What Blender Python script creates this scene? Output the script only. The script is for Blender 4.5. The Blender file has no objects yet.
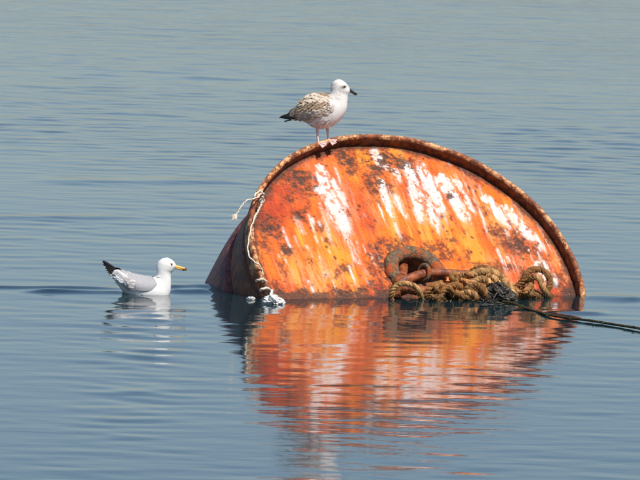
import bpy, bmesh, math, random
import numpy as np
from mathutils import Vector, Matrix
from mathutils.bvhtree import BVHTree

random.seed(7)
rng = np.random.default_rng(7)
SC = bpy.context.scene
COL = SC.collection
R = math.radians

# ------------------------------------------------------------------ camera
FPX = 8130.0                      # focal length in photo pixels (640 wide)
PITCH = math.atan(4.2 / 50.0) - 54.0 / 8130.0
CAM = np.array([0.0, -50.0, 4.20])
cd = bpy.data.cameras.new('camera')
cam = bpy.data.objects.new('camera', cd)
COL.objects.link(cam)
cam.location = CAM
ROLL = R(1.5)
cam.rotation_euler = (Matrix.Rotation(math.pi / 2 - PITCH, 3, 'X') @ Matrix.Rotation(ROLL, 3, 'Z')).to_euler()
cd.sensor_width = 36.0
cd.lens = 36.0 * FPX / 640.0
cd.clip_start = 0.5
cd.clip_end = 20000.0
cd.dof.use_dof = True
cd.dof.focus_distance = 49.9
cd.dof.aperture_fstop = 20.0
SC.camera = cam

# ------------------------------------------------------------------ sky, sun
SUN_EL, SUN_AZ = R(56), R(40)     # azimuth: to the right of straight behind the camera
S = np.array([math.cos(SUN_EL) * math.sin(SUN_AZ), -math.cos(SUN_EL) * math.cos(SUN_AZ), math.sin(SUN_EL)])
W = bpy.data.worlds.new('World')
SC.world = W
W.use_nodes = True
nt = W.node_tree
nt.nodes.clear()
sky = nt.nodes.new('ShaderNodeTexSky')
sky.sky_type = 'NISHITA'
sky.sun_disc = False
sky.sun_elevation = SUN_EL
sky.sun_rotation = math.atan2(S[0], S[1])
sky.air_density = 0.85
sky.dust_density = 1.0
sky.ozone_density = 1.7
bg = nt.nodes.new('ShaderNodeBackground')
bg.inputs['Strength'].default_value = 0.096
wo = nt.nodes.new('ShaderNodeOutputWorld')
nt.links.new(sky.outputs[0], bg.inputs[0])
nt.links.new(bg.outputs[0], wo.inputs[0])
sd = bpy.data.lights.new('sun', 'SUN')
sd.energy = 4.2
sd.angle = R(0.5)
sd.color = (1.0, 0.94, 0.85)
sun = bpy.data.objects.new('sun', sd)
COL.objects.link(sun)
sun.location = (20, -20, 40)
sun.rotation_euler = Vector(S).to_track_quat('Z', 'Y').to_euler()
SC.view_settings.view_transform = 'Standard'
SC.view_settings.look = 'None'
SC.view_settings.exposure = 0.18
SC.view_settings.gamma = 1.0

# ------------------------------------------------------------------ helpers
def ray(px, py):
    x, y = (px - 320.0) / FPX, -(py - 240.0) / FPX
    x, y = x * math.cos(ROLL) - y * math.sin(ROLL), x * math.sin(ROLL) + y * math.cos(ROLL)
    c, s = math.cos(PITCH), math.sin(PITCH)
    # camera right = X, up = (0, s, c), forward = (0, c, -s)
    return np.array([x, c + y * s, -s + y * c])

def at_water(px, py, z=0.0):
    d = ray(px, py)
    return CAM + d * ((z - CAM[2]) / d[2])

def at_depth(px, py, Y):
    d = ray(px, py)
    return CAM + d * ((Y - CAM[1]) / d[1])

def hash2(ix, iy, seed):
    h = (ix.astype(np.int64) * 374761393 + iy.astype(np.int64) * 668265263 + seed * 974634777) & 0xFFFFFFFF
    h = ((h ^ (h >> 13)) * 1274126177) & 0xFFFFFFFF
    h = (h ^ (h >> 16)) & 0xFFFFFFFF
    return h / 4294967295.0

def vnoise(x, y, seed=0):
    ix, iy = np.floor(x), np.floor(y)
    fx, fy = x - ix, y - iy
    fx = fx * fx * fx * (fx * (fx * 6 - 15) + 10)
    fy = fy * fy * fy * (fy * (fy * 6 - 15) + 10)
    a = hash2(ix, iy, seed); b = hash2(ix + 1, iy, seed)
    c = hash2(ix, iy + 1, seed); d = hash2(ix + 1, iy + 1, seed)
    return (a * (1 - fx) + b * fx) * (1 - fy) + (c * (1 - fx) + d * fx) * fy

def fbm(x, y, seed=0, octv=4, gain=0.5):
    s = 0; amp = 1; tot = 0
    for k in range(octv):
        s = s + amp * vnoise(x * 2 ** k + 17.3 * k, y * 2 ** k - 9.1 * k, seed + 31 * k)
        tot += amp; amp *= gain
    return s / tot

def sstep(a, b, x):
    t = np.clip((x - a) / (b - a), 0, 1)
    return t * t * (3 - 2 * t)

def catmull(P, n):
    P = np.asarray(P, float)
    m = len(P)
    Q = np.vstack([2 * P[0] - P[1], P, 2 * P[-1] - P[-2]])
    out = []
    for t in np.linspace(0, m - 1, n):
        i = min(int(t), m - 2); f = t - i
        p0, p1, p2, p3 = Q[i], Q[i + 1], Q[i + 2], Q[i + 3]
        out.append(0.5 * (2 * p1 + (p2 - p0) * f + (2 * p0 - 5 * p1 + 4 * p2 - p3) * f * f + (3 * p1 - p0 - 3 * p2 + p3) * f ** 3))
    return np.array(out)

def mesh_np(name, V, F, mat, parent=None, smooth=True, attrs=None):
    me = bpy.data.meshes.new(name)
    me.from_pydata([tuple(v) for v in V] if len(V) < 60000 else np.asarray(V), [], F if isinstance(F, list) else F)
    if smooth:
        me.polygons.foreach_set('use_smooth', np.ones(len(me.polygons), bool))
    for k, A in (attrs or {}).items():
        A = np.asarray(A, np.float32)
        if A.ndim == 1:
            at = me.attributes.new(k, 'FLOAT', 'POINT')
            at.data.foreach_set('value', A)
        else:
            if A.shape[1] == 3:
                A = np.hstack([A, np.ones((len(A), 1), np.float32)])
            at = me.attributes.new(k, 'FLOAT_COLOR', 'POINT')
            at.data.foreach_set('color', A.ravel())
    me.update()
    if mat: me.materials.append(mat)
    o = bpy.data.objects.new(name, me)
    COL.objects.link(o)
    if parent is not None: o.parent = parent
    return o

def grid_faces(nr, nc, wrap=False, off=0):
    r = np.arange(nr - 1)[:, None]
    c = np.arange(nc if wrap else nc - 1)[None, :]
    c2 = (c + 1) % nc
    a = r * nc + c; b = r * nc + c2; d = (r + 1) * nc + c; e = (r + 1) * nc + c2
    return (np.stack([a, b, e, d], -1).reshape(-1, 4) + off)

def tag(o, label=None, cat=None, group=None, kind=None):
    if label: o['label'] = label
    if cat: o['category'] = cat
    if group: o['group'] = group
    if kind: o['kind'] = kind
    return o

def empty(name, loc=(0, 0, 0)):
    o = bpy.data.objects.new(name, None)
    o.empty_display_size = 0.1
    COL.objects.link(o)
    o.location = loc
    return o

class Geo:
    """collects vertices, faces and a colour per vertex"""
    def __init__(self):
        self.V = []; self.F = []; self.C = []
    def add(self, V, F, C):
        o = len(self.V)
        self.V += [tuple(v) for v in V]
        self.F += [tuple(int(i) + o for i in f) for f in F]
        C = np.asarray(C, float)
        if C.ndim == 1: C = np.tile(C, (len(V), 1))
        self.C += [tuple(c) for c in C]
    def tube(self, P, rad, n=8, col=(1, 1, 1), cap=True):
        P = np.asarray(P, float); m = len(P)
        rad = np.full(m, rad) if np.isscalar(rad) else np.asarray(rad)
        T = np.gradient(P, axis=0)
        T /= np.linalg.norm(T, axis=1)[:, None] + 1e-12
        up = np.array([0, 0, 1.0]) if abs(T[0][2]) < .9 else np.array([1.0, 0, 0])
        N = np.cross(T[0], up); N /= np.linalg.norm(N)
        V = []; frames = []
        for i in range(m):
            N = N - T[i] * N.dot(T[i]); N /= np.linalg.norm(N) + 1e-12
            B = np.cross(T[i], N)
            frames.append((N.copy(), B))
            for k in range(n):
                a = 2 * math.pi * k / n
                V.append(P[i] + rad[i] * (math.cos(a) * N + math.sin(a) * B))
        F = [tuple(f) for f in grid_faces(m, n, True)]
        if cap:
            V += [P[0] - T[0] * rad[0] * .4, P[-1] + T[-1] * rad[-1] * .4]
            q = m * n
            for k in range(n):
                F.append((q, (k + 1) % n, k))
                F.append((q + 1, (m - 1) * n + k, (m - 1) * n + (k + 1) % n))
        c = np.asarray(col, float)
        if c.ndim == 2:
            cc = np.repeat(c, n, axis=0)
            if cap: cc = np.vstack([cc, c[:1], c[-1:]])
            c = cc
        self.add(V, F, c)
        return frames
    def build(self, name, mat, parent=None, smooth=True):
        return mesh_np(name, self.V, self.F, mat, parent, smooth, {'col': np.array(self.C)})

# ------------------------------------------------------------------ node helpers
class NT:
    def __init__(self, name):
        self.m = bpy.data.materials.new(name)
        self.m.use_nodes = True
        self.t = self.m.node_tree
        self.t.nodes.clear()
        self.out = self.n('ShaderNodeOutputMaterial')
        self.bsdf = self.n('ShaderNodeBsdfPrincipled')
        self.l(self.bsdf.outputs[0], self.out.inputs['Surface'])
    def n(self, t, **kw):
        x = self.t.nodes.new(t)
        for k, v in kw.items(): setattr(x, k, v)
        return x
    def l(self, a, b): self.t.links.new(a, b)
    def inp(self, sock, v):
        if hasattr(v, 'links'): self.l(v, sock)
        else: sock.default_value = v
    def coord(self, kind='Object', scale=(1, 1, 1), rot=(0, 0, 0)):
        c = self.n('ShaderNodeTexCoord'); mp = self.n('ShaderNodeMapping')
        mp.inputs['Scale'].default_value = scale
        mp.inputs['Rotation'].default_value = rot
        self.l(c.outputs[kind], mp.inputs[0])
        return mp.outputs[0]
    def noise(self, vec, scale, detail=4, rough=0.55, dist=0.0):
        x = self.n('ShaderNodeTexNoise')
        self.l(vec, x.inputs['Vector'])
        x.inputs['Scale'].default_value = scale
        x.inputs['Detail'].default_value = detail
        x.inputs['Roughness'].default_value = rough
        x.inputs['Distortion'].default_value = dist
        return x.outputs[0]
    def ramp(self, f, a, b, c0=(0, 0, 0, 1), c1=(1, 1, 1, 1)):
        x = self.n('ShaderNodeValToRGB')
        x.color_ramp.elements[0].position = a; x.color_ramp.elements[0].color = c0
        x.color_ramp.elements[1].position = b; x.color_ramp.elements[1].color = c1
        self.l(f, x.inputs[0])
        return x.outputs[0]
    def mix(self, f, a, b, mode='MIX'):
        x = self.n('ShaderNodeMix', data_type='RGBA', blend_type=mode)
        self.inp(x.inputs[0], f)
        for s, v in ((x.inputs[6], a), (x.inputs[7], b)):
            if hasattr(v, 'links'): self.l(v, s)
            else: s.default_value = tuple(v) + (1,) if len(v) == 3 else v
        return x.outputs[2]
    def math(self, op, a, b=0.0, clamp=False):
        x = self.n('ShaderNodeMath', operation=op, use_clamp=clamp)
        self.inp(x.inputs[0], a); self.inp(x.inputs[1], b)
        return x.outputs[0]
    def attr(self, name):
        return self.n('ShaderNodeAttribute', attribute_name=name)
    def bump(self, h, strength, dist, normal=None):
        x = self.n('ShaderNodeBump')
        x.inputs['Strength'].default_value = strength
        x.inputs['Distance'].default_value = dist
        self.l(h, x.inputs['Height'])
        if normal is not None: self.l(normal, x.inputs['Normal'])
        return x.outputs[0]
    def set(self, **kw):
        for k, v in kw.items():
            self.inp(self.bsdf.inputs[k.replace('_', ' ')], v)
        return self.m

def col_mat(name, rough=0.6, var=0.15, scale=60, bump=0.2, bdist=0.002, spec=0.5, stretch=(1, 1, 1)):
    """colour from the mesh, broken up by fine grain"""
    g = NT(name)
    a = g.attr('col').outputs['Color']
    v = g.coord('Object', stretch)
    nz = g.noise(v, scale, 5, 0.6)
    f = g.ramp(nz, 0.3, 0.7, (1 - var, 1 - var, 1 - var, 1), (1 + var * .4, 1 + var * .4, 1 + var * .4, 1))
    c = g.mix(1.0, a, f, 'MULTIPLY')
    g.set(Base_Color=c, Roughness=rough, Normal=g.bump(nz, bump, bdist))
    g.bsdf.inputs['Specular IOR Level'].default_value = spec
    return g.m

# ------------------------------------------------------------------ materials
BREEZE = 4.0
BREEZE_MESH = 4.8
def mat_water():
    g = NT('sea_water')
    c = g.n('ShaderNodeTexCoord').outputs['Object']
    def layer(sx, sy, scale, detail, dist=0.3, rz=0.0):
        mp = g.n('ShaderNodeMapping')
        mp.inputs['Scale'].default_value = (sx, sy, 1)
        mp.inputs['Rotation'].default_value = (0, 0, rz)
        g.l(c, mp.inputs[0])
        return g.noise(mp.outputs[0], scale, detail, 0.5, dist)
    big = layer(0.05, 0.10, 1.0, 3)                 # slicks and breezy patches
    patch = g.ramp(big, 0.40, 0.62)
    a = layer(0.45, 1.0, 3.2, 2.0, 0.4, R(4))
    b = layer(0.55, 1.0, 9.0, 2.0, 0.5, R(-7))
    d = layer(0.7, 1.0, 30.0, 2.0, 0.2)
    xyz = g.n('ShaderNodeSeparateXYZ'); g.l(c, xyz.inputs[0])
    mr = g.n('ShaderNodeMapRange', interpolation_type='SMOOTHSTEP')      # a light breeze on the open water beyond the buoy
    g.l(xyz.outputs[1], mr.inputs[0]); mr.inputs[1].default_value = -4.0; mr.inputs[2].default_value = 40.0
    mr.inputs[3].default_value = 0.0; mr.inputs[4].default_value = BREEZE
    amp = g.math('MULTIPLY_ADD', patch, 0.7); amp.node.inputs[2].default_value = 0.55
    amp = g.math('MULTIPLY', amp, g.math('ADD', mr.outputs[0], 1.0))
    h = g.math('ADD', g.math('MULTIPLY', g.math('MULTIPLY', a, amp), 0.0024), g.math('MULTIPLY', g.math('MULTIPLY', b, amp), 0.0007))
    h = g.math('ADD', h, g.math('MULTIPLY', g.math('MULTIPLY', d, amp), 0.00014))
    nrm = g.bump(h, 1.0, 1.0)
    g.set(Base_Color=(0.006, 0.026, 0.034, 1), Roughness=0.045, Normal=nrm)
    g.bsdf.inputs['IOR'].default_value = 1.333
    return g.m

def mat_face():
    g = NT('rusty_orange_paint')
    m1 = g.attr('m1'); sep = g.n('ShaderNodeSeparateColor'); g.l(m1.outputs['Color'], sep.inputs[0])
    white, rust, dark = sep.outputs
    m2 = g.attr('m2'); sep2 = g.n('ShaderNodeSeparateColor'); g.l(m2.outputs['Color'], sep2.inputs[0])
    red, yellow, pale = sep2.outputs
    v = g.coord('Object'); vs = g.coord('Object', (3.2, 0.55, 1))
    n1 = g.noise(v, 9, 6, 0.6); n2 = g.noise(vs, 10, 5, 0.65); n3 = g.noise(v, 70, 4, 0.6); n4 = g.noise(v, 26, 5, 0.65)
    base = g.mix(g.ramp(n2, 0.3, 0.7), (0.65, 0.082, 0.003), (0.86, 0.205, 0.006))
    base = g.mix(g.math('MULTIPLY', g.ramp(n1, 0.45, 0.75), 0.55), base, (0.48, 0.034, 0.007))
    base = g.mix(red, base, g.mix(g.ramp(n2, 0.35, 0.65), (0.27, 0.014, 0.007), (0.52, 0.046, 0.008)))
    base = g.mix(yellow, base, (0.88, 0.29, 0.016))
    base = g.mix(pale, base, (0.74, 0.34, 0.16))
    r2 = g.mix(g.ramp(n4, 0.35, 0.7), (0.065, 0.014, 0.008), (0.25, 0.045, 0.011))
    base = g.mix(rust, base, r2)
    wc = g.mix(g.ramp(n3, 0.4, 0.65), (0.72, 0.66, 0.60), (0.86, 0.84, 0.82))
    base = g.mix(white, base, wc)
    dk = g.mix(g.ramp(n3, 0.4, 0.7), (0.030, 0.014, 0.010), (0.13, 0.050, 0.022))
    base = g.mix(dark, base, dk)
    # pits and specks
    sp = g.ramp(g.noise(v, 38, 3, 0.5), 0.66, 0.72)
    base = g.mix(g.math('MULTIPLY', sp, 0.8), base, (0.10, 0.025, 0.012))
    rough = g.math('ADD', 0.36, g.math('MULTIPLY', g.math('MAXIMUM', rust, dark), 0.10))
    rough = g.math('ADD', rough, g.math('MULTIPLY', n3, 0.12))
    h = g.math('ADD', g.math('MULTIPLY', n4, 0.6), g.math('MULTIPLY', n3, 0.35))
    g.set(Base_Color=base, Roughness=rough, Normal=g.bump(h, 0.75, 0.010))
    g.bsdf.inputs['Specular IOR Level'].default_value = 0.28
    return g.m

def mat_rim():
    g = NT('peeling_rim_rust')
    v = g.coord('Object')
    n1 = g.noise(v, 7, 6, 0.62); n2 = g.noise(v, 24, 6, 0.65); n3 = g.noise(v, 80, 4, 0.6)
    rust = g.mix(g.ramp(n2, 0.35, 0.68), (0.10, 0.025, 0.011), (0.46, 0.125, 0.024))
    rust = g.mix(g.ramp(n1, 0.52, 0.66), rust, (0.50, 0.10, 0.018))
    pk = g.math('ADD', g.math('MULTIPLY', n2, 0.55), g.math('MULTIPLY', n3, 0.45))
    pk = g.math('ADD', pk, g.math('MULTIPLY', g.math('SUBTRACT', n1, 0.5), 0.7))
    base = g.mix(g.ramp(pk, 0.49, 0.58), rust, (0.78, 0.44, 0.20))
    base = g.mix(g.ramp(n3, 0.60, 0.70), base, (0.055, 0.018, 0.010))
    g.set(Base_Color=base, Roughness=0.62, Normal=g.bump(g.math('ADD', n2, g.math('MULTIPLY', n3, 0.5)), 0.7, 0.010))
    return g.m

def mat_hull():
    g = NT('weathered_maroon_hull')
    v = g.coord('Object'); vs = g.coord('Object', (4, 4, 0.6))
    n1 = g.noise(vs, 5, 6, 0.6); n2 = g.noise(v, 18, 6, 0.65); n3 = g.noise(v, 60, 4, 0.6)
    b = g.mix(g.ramp(n1, 0.35, 0.68), (0.042, 0.010, 0.012), (0.19, 0.036, 0.030))
    b = g.mix(g.ramp(n2, 0.54, 0.64), b, (0.30, 0.085, 0.040))
    b = g.mix(g.ramp(n3, 0.57, 0.68), b, (0.26, 0.16, 0.13))
    g.set(Base_Color=b, Roughness=0.55, Normal=g.bump(g.math('ADD', n2, n3), 0.6, 0.008))
    return g.m

def mat_collar():
    g = NT('crusted_iron')
    v = g.coord('Object')
    n1 = g.noise(v, 14, 5, 0.6); n2 = g.noise(v, 45, 5, 0.65); n3 = g.noise(v, 120, 3, 0.6)
    b = g.mix(g.ramp(n2, 0.35, 0.65), (0.085, 0.042, 0.022), (0.28, 0.19, 0.105))
    b = g.mix(g.ramp(n1, 0.50, 0.60), b, (0.46, 0.10, 0.020))
    b = g.mix(g.ramp(n3, 0.55, 0.70), b, (0.05, 0.03, 0.02))
    g.set(Base_Color=b, Roughness=0.75, Normal=g.bump(g.math('ADD', n2, n3), 0.9, 0.012))
    return g.m

def mat_iron():
    g = NT('rusted_iron_bar')
    v = g.coord('Object')
    n1 = g.noise(v, 20, 5, 0.6); n2 = g.noise(v, 70, 5, 0.65)
    b = g.mix(g.ramp(n1, 0.38, 0.62), (0.13, 0.030, 0.014), (0.42, 0.12, 0.035))
    b = g.mix(g.ramp(n2, 0.58, 0.72), b, (0.05, 0.02, 0.015))
    g.set(Base_Color=b, Roughness=0.5, Normal=g.bump(n2, 0.6, 0.006))
    return g.m

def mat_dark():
    g = NT('shade_darkened_rust')  # rust darkened in colour to paint the shade inside the lip
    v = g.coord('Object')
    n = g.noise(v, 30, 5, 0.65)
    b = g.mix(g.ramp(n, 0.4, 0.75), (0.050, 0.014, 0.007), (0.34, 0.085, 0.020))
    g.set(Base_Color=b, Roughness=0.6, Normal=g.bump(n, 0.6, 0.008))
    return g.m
def mat_band():
    g = NT('brown_band_rust')
    v = g.coord('Object')
    n = g.noise(v, 12, 6, 0.65); n2 = g.noise(v, 50, 5, 0.65)
    b = g.mix(g.ramp(n, 0.35, 0.68), (0.060, 0.020, 0.014), (0.25, 0.085, 0.035))
    b = g.mix(g.ramp(n2, 0.56, 0.70), b, (0.42, 0.20, 0.085))
    g.set(Base_Color=b, Roughness=0.6, Normal=g.bump(n2, 0.6, 0.008))
    return g.m
M_BAND = mat_band()
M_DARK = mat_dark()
M_WATER = mat_water(); M_FACE = mat_face(); M_RIM = mat_rim(); M_HULL = mat_hull()
M_COLLAR = mat_collar(); M_IRON = mat_iron()
M_ROPE = col_mat('hemp_rope', 0.85, 0.45, 90, 0.6, 0.004, 0.2)
M_PLUME = col_mat('plumage', 0.85, 0.10, 120, 0.25, 0.003, 0.15)
M_FEATHER = col_mat('feathers', 0.8, 0.22, 160, 0.2, 0.002, 0.2)
M_HORN = col_mat('horn', 0.35, 0.12, 200, 0.1, 0.001)
M_SKIN = col_mat('leg_skin', 0.5, 0.2, 220, 0.4, 0.001)
M_CORD = col_mat('nylon_cord', 0.7, 0.25, 150, 0.4, 0.002, 0.3)
M_PLASTIC = col_mat('white_plastic', 0.45, 0.12, 60, 0.5, 0.006)
M_WEED = col_mat('wet_weed', 0.5, 0.5, 60, 0.5, 0.004, 0.6)
gE = NT('eye_gloss'); gE.set(Base_Color=gE.attr('col').outputs['Color'], Roughness=0.08); M_EYE = gE.m

# ------------------------------------------------------------------ water
def wave_height(x, y):
    z = np.zeros_like(x)
    wr = np.random.default_rng(3)
    breeze = 1 + BREEZE_MESH * sstep(-2, 40, y) + 1.2 * sstep(8.5, 12, -y)
    lane = .5 + 1.0 * sstep(.38, .68, fbm(x * .16 + 40, y * .11, 9, 3))
    for lam, amp, br in ((2.3, .0005, .5), (1.5, .0005, .6), (1.0, .0005, .8), (.70, .00050, 1), (.50, .00052, 1), (.38, .00058, 1), (.29, .00050, .8)):
        w = np.zeros_like(x)
        for k in range(8):
            th = wr.normal(0, R(20 + 20 * (lam < 1.2))) + (math.pi if wr.random() < .4 else 0)
            l = lam * wr.uniform(.76, 1.28)
            kx, ky = math.sin(th) * 2 * math.pi / l, math.cos(th) * 2 * math.pi / l
            w += np.sin(kx * x + ky * y + wr.uniform(0, 6.28))
        z += amp * .19 * w * (1 + (breeze - 1) * br)
    gx, gy = at_water(160, 294)[:2]
    chop = 3.6 * np.exp(-((x - gx) / .26) ** 2) * sstep(.2, 1.2, gy - y) * (1 - sstep(6.5, 10, gy - y))     # ripples thrown by the paddling gull
    z = z * (1 + chop)
    env = 0.55 + 0.9 * fbm(x * .35 + 3, y * .22, 5, 3)
    return z * env * (1 + (lane - 1) * sstep(-6, 8, y))

def ridge(x, y, p0, p1, wid, amp, seed):
    """one low wavelet crest between two points on the water"""
    p0, p1 = np.array(p0[:2]), np.array(p1[:2])
    d = p1 - p0; L = np.linalg.norm(d); d /= L
    s = ((x - p0[0]) * d[0] + (y - p0[1]) * d[1]) / L
    t = -(x - p0[0]) * d[1] + (y - p0[1]) * d[0]
    t = t + .10 * (fbm(x * 1.1, y * 1.1, seed, 2) - .5)
    return amp * np.exp(-(t / wid) ** 2) * sstep(-.25, .12, s) * (1 - sstep(.85, 1.2, s)) * (.45 + 1.1 * fbm(x * 2.3, y * .8, seed + 4, 2))

def axis(lo, hi, step, far_lo, far_hi, g=1.35):
    a = list(np.arange(lo, hi + step / 2, step))
    s, p = step, hi
    while p < far_hi:
        s *= g; p += s; a.append(p)
    s, p, b = step, lo, []
    while p > far_lo:
        s *= g; p -= s; b.append(p)
    return np.array(b[::-1] + a)

def build_water():
    xs = axis(-4.6, 4.6, .040, -3000, 3000, 1.045)
    ys = axis(-14.5, 14.0, .034, -600, 6000, 1.014)
    X, Y = np.meshgrid(xs, ys)
    z = wave_height(X, Y)
    # wake of the swimming gull and the lap of water around the drum
    for a, b, w, h, s in (((-30, 287), (112, 289), .10, .015, 11), ((40, 292), (128, 292.5), .10, .016, 12),
                          ((168, 288), (212, 287), .14, .028, 13), ((172, 292), (210, 292), .12, .022, 14),
                          ((585, 297), (640, 300), .2, .016, 15), ((540, 312), (600, 314), .14, .012, 16),
                          ((60, 181), (225, 181), .25, .008, 17), ((-20, 218), (120, 217), .2, .007, 18)):
        z += ridge(X, Y, at_water(*a), at_water(*b), w, h, s)
    fade = (1 - sstep(7.0, 16, np.abs(X))) * (1 - sstep(30, 110, Y)) * (1 - sstep(16, 30, -Y))
    z *= fade
    V = np.stack([X, Y, z], -1).reshape(-1, 3)
    o = mesh_np('water', V, grid_faces(len(ys), len(xs)), M_WATER)
    tag(o, kind='structure')
    return o
build_water()

# ------------------------------------------------------------------ the buoy
nc = np.array([.285, .672, .683]); nc /= np.linalg.norm(nc)      # right, up, towards the viewer
N = np.array([nc[0], -(nc[2] * math.cos(PITCH) - nc[1] * math.sin(PITCH)), nc[1] * math.cos(PITCH) + nc[2] * math.sin(PITCH)])
Zw = np.array([0, 0, 1.0])
DOWN = -(Zw - N * N.dot(Zw)); DOWN /= np.linalg.norm(DOWN)
VUP = -DOWN
U = np.cross(VUP, N)
RAD = 1.10
CEN = at_depth(415, 272, 0.10)
buoy = empty('mooring_buoy', CEN)
buoy.matrix_world = Matrix(((U[0], VUP[0], N[0], CEN[0]), (U[1], VUP[1], N[1], CEN[1]), (U[2], VUP[2], N[2], CEN[2]), (0, 0, 0, 1)))
tag(buoy, 'big tilted steel mooring buoy with rusty orange round face half out of the water', 'buoy')

def face_uv(px, py, h=0.0):
    d = ray(px, py)
    c = CEN + N * h
    t = (c - CAM).dot(N) / d.dot(N)
    p = CAM + d * t - CEN
    return np.array([p.dot(U), p.dot(VUP)])

def on_face(px, py, h=0.0):
    u, v = face_uv(px, py, h)
    return CEN + U * u + VUP * v + N * h

def lathe(name, prof, n, mat, parent, bumpy=0.0, seed=0, cap=False):
    prof = np.asarray(prof, float)
    a = np.linspace(0, 2 * math.pi, n, endpoint=False)
    V = []
    for i, (r, z) in enumerate(prof):
        rr = r + bumpy * (fbm(np.cos(a) * 6 + 9 + z * 5, np.sin(a) * 6 + 9, seed, 4) - .5) * 2
        V.append(np.stack([rr * np.cos(a), rr * np.sin(a), np.full(n, z)], -1))
    V = np.concatenate(V)
    F = [tuple(f) for f in grid_faces(len(prof), n, True).tolist()]
    if cap: F.append(tuple(range(n)))
    return mesh_np(name, V, F, mat, parent)

def build_buoy():
    # drum
    hp = [(1.17, -1.75)] + [(1.108 + .074 * min(1.0, max(0.0, (-z - .34) / .75)) ** .55 + .003 * math.sin(z * 9), z) for z in np.linspace(-1.7, -.36, 24)]
    hp += [(1.106, -.338), (1.098, -.332), (1.074, -.325), (1.070, -.02)]
    h = lathe('hull', hp, 220, M_HULL, buoy, .004, 3, True)
    lathe('flange_band', [(1.070, -.335), (1.086, -.330), (1.095, -.31), (1.097, -.29), (1.092, -.27), (1.088, -.20), (1.089, -.12), (1.090, -.10), (1.084, -.085), (1.074, -.08), (1.072, -.02)], 300, M_BAND, buoy, .005, 5)
    # rim: outer lip with a rounded edge, and its inner wall with shade painted into the rust
    lathe('rim', [(1.072, -.035), (1.090, -.034), (1.095, -.024), (1.098, 0), (1.099, .03), (1.098, .055), (1.094, .068), (1.088, .075), (1.082, .077), (1.073, .076), (1.066, .070), (1.063, .060), (1.062, .052)], 400, M_RIM, buoy, .006, 8)
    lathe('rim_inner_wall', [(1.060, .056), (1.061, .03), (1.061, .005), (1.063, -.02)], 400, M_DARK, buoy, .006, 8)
    # face plate with its marks
    nr, na = 240, 1000
    rr = np.linspace(.118, 1.066, nr); aa = np.linspace(0, 2 * math.pi, na, endpoint=False)
    Rr, A = np.meshgrid(rr, aa, indexing='ij')
    u, v = (Rr * np.cos(A)).ravel(), (Rr * np.sin(A)).ravel()
    r = Rr.ravel()
    su = fbm(u * 26, v * 3.2, 1, 5, .6)            # drips running down the slope
    su2 = fbm(u * 60, v * 7.0, 2, 4, .6)
    bl = fbm(u * 11, v * 11, 3, 5, .6)
    fine = fbm(u * 42, v * 42, 4, 4, .6)
    grit = fbm(u * 75, v * 58, 6, 4, .7)
    white = np.zeros_like(u); rust = np.zeros_like(u); dark = np.zeros_like(u)
    red = np.zeros_like(u); yellow = np.zeros_like(u); pale = np.zeros_like(u)
    wob = .05 * (fbm(u * 7, v * 7, 21, 3) - .5)
    def blob(px, py, w, l=None, soft=.5, n=None, k=.9):
        c = face_uv(px, py)
        l = l or w
        d = np.sqrt(((u + wob - c[0]) / w) ** 2 + ((v + wob - c[1]) / l) ** 2)
        e = ((.62 * bl + .38 * grit) if n is None else n) - .5
        return 1 - sstep(1 - soft, 1 + soft, d * .95 + .12 - e * 4.2 * k)
    # white streaks: (top x, top y, bottom x, bottom y, width m, strength)
    for x0, y0, x1, y1, w, k in ((318, 166, 334, 203, .040, 1), (323, 186, 352, 240, .062, 1.0), (336, 215, 372, 290, .035, .55),
                                 (332, 180, 352, 215, .03, .8), (378, 178, 396, 222, .034, 1), (392, 168, 402, 186, .030, .8), (396, 194, 408, 222, .03, .8),
                                 (404, 163, 440, 232, .050, .95), (420, 165, 446, 222, .055, 1), (440, 176, 470, 228, .060, 1.0),
                                 (412, 188, 424, 226, .05, .9), (455, 178, 475, 215, .03, .9), (486, 196, 512, 232, .040, .9), (505, 206, 532, 240, .050, .95), (525, 228, 548, 256, .045, .9),
                                 (372, 148, 384, 172, .045, .8), (540, 262, 556, 288, .06, .85),
                                 (296, 216, 306, 240, .022, .55), (352, 262, 366, 286, .03, .4), (318, 258, 332, 288, .04, .45)):
        p0, p1 = face_uv(x0, y0), face_uv(x1, y1)
        d = p1 - p0; L = np.linalg.norm(d); d /= L
        s = ((u - p0[0]) * d[0] + (v - p0[1]) * d[1]) / L
        t = -(u - p0[0]) * d[1] + (v - p0[1]) * d[0] + .030 * (su - .5) + .03 * (bl - .5)
        body = np.exp(-(t / w) ** 2) * sstep(-.12, .1, s + .3 * (fine - .5)) * (1 - sstep(.55, 1.25, s + .5 * (su - .5)))
        m = sstep(.26, .72, body * k * (.42 + .62 * su + .62 * su2) + .34 * (bl - .5) + .30 * (grit - .5)) * (.72 + .28 * sstep(.35, .6, su2))
        white = np.maximum(white, m * min(1, k + .05))
    pale = np.maximum(pale, .0)
    # thin drips among the broad ones
    sr = np.random.default_rng(17)
    for k in range(120):
        x0, y0 = ((sr.uniform(312, 350), sr.uniform(165, 235)), (sr.uniform(376, 480), sr.uniform(155, 215)), (sr.uniform(478, 555), sr.uniform(190, 265)), (sr.uniform(275, 400), sr.uniform(200, 280)))[min(3, int(sr.random() * 4.2))]
        c = face_uv(x0, y0); L = sr.uniform(.04, .22); w = sr.uniform(.003, .012)
        t = u - c[0] + .016 * (su - .5) + .02 * (bl - .5); q = (c[1] - v) / L
        m = np.exp(-(t / w) ** 2) * sstep(-.05, .1, q) * (1 - sstep(.5, 1.1, q)) * sr.uniform(.35, .95)
        white = np.maximum(white, m * sstep(.30, .55, .6 * su2 + .4 * grit))
    halo = np.zeros_like(u)
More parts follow.
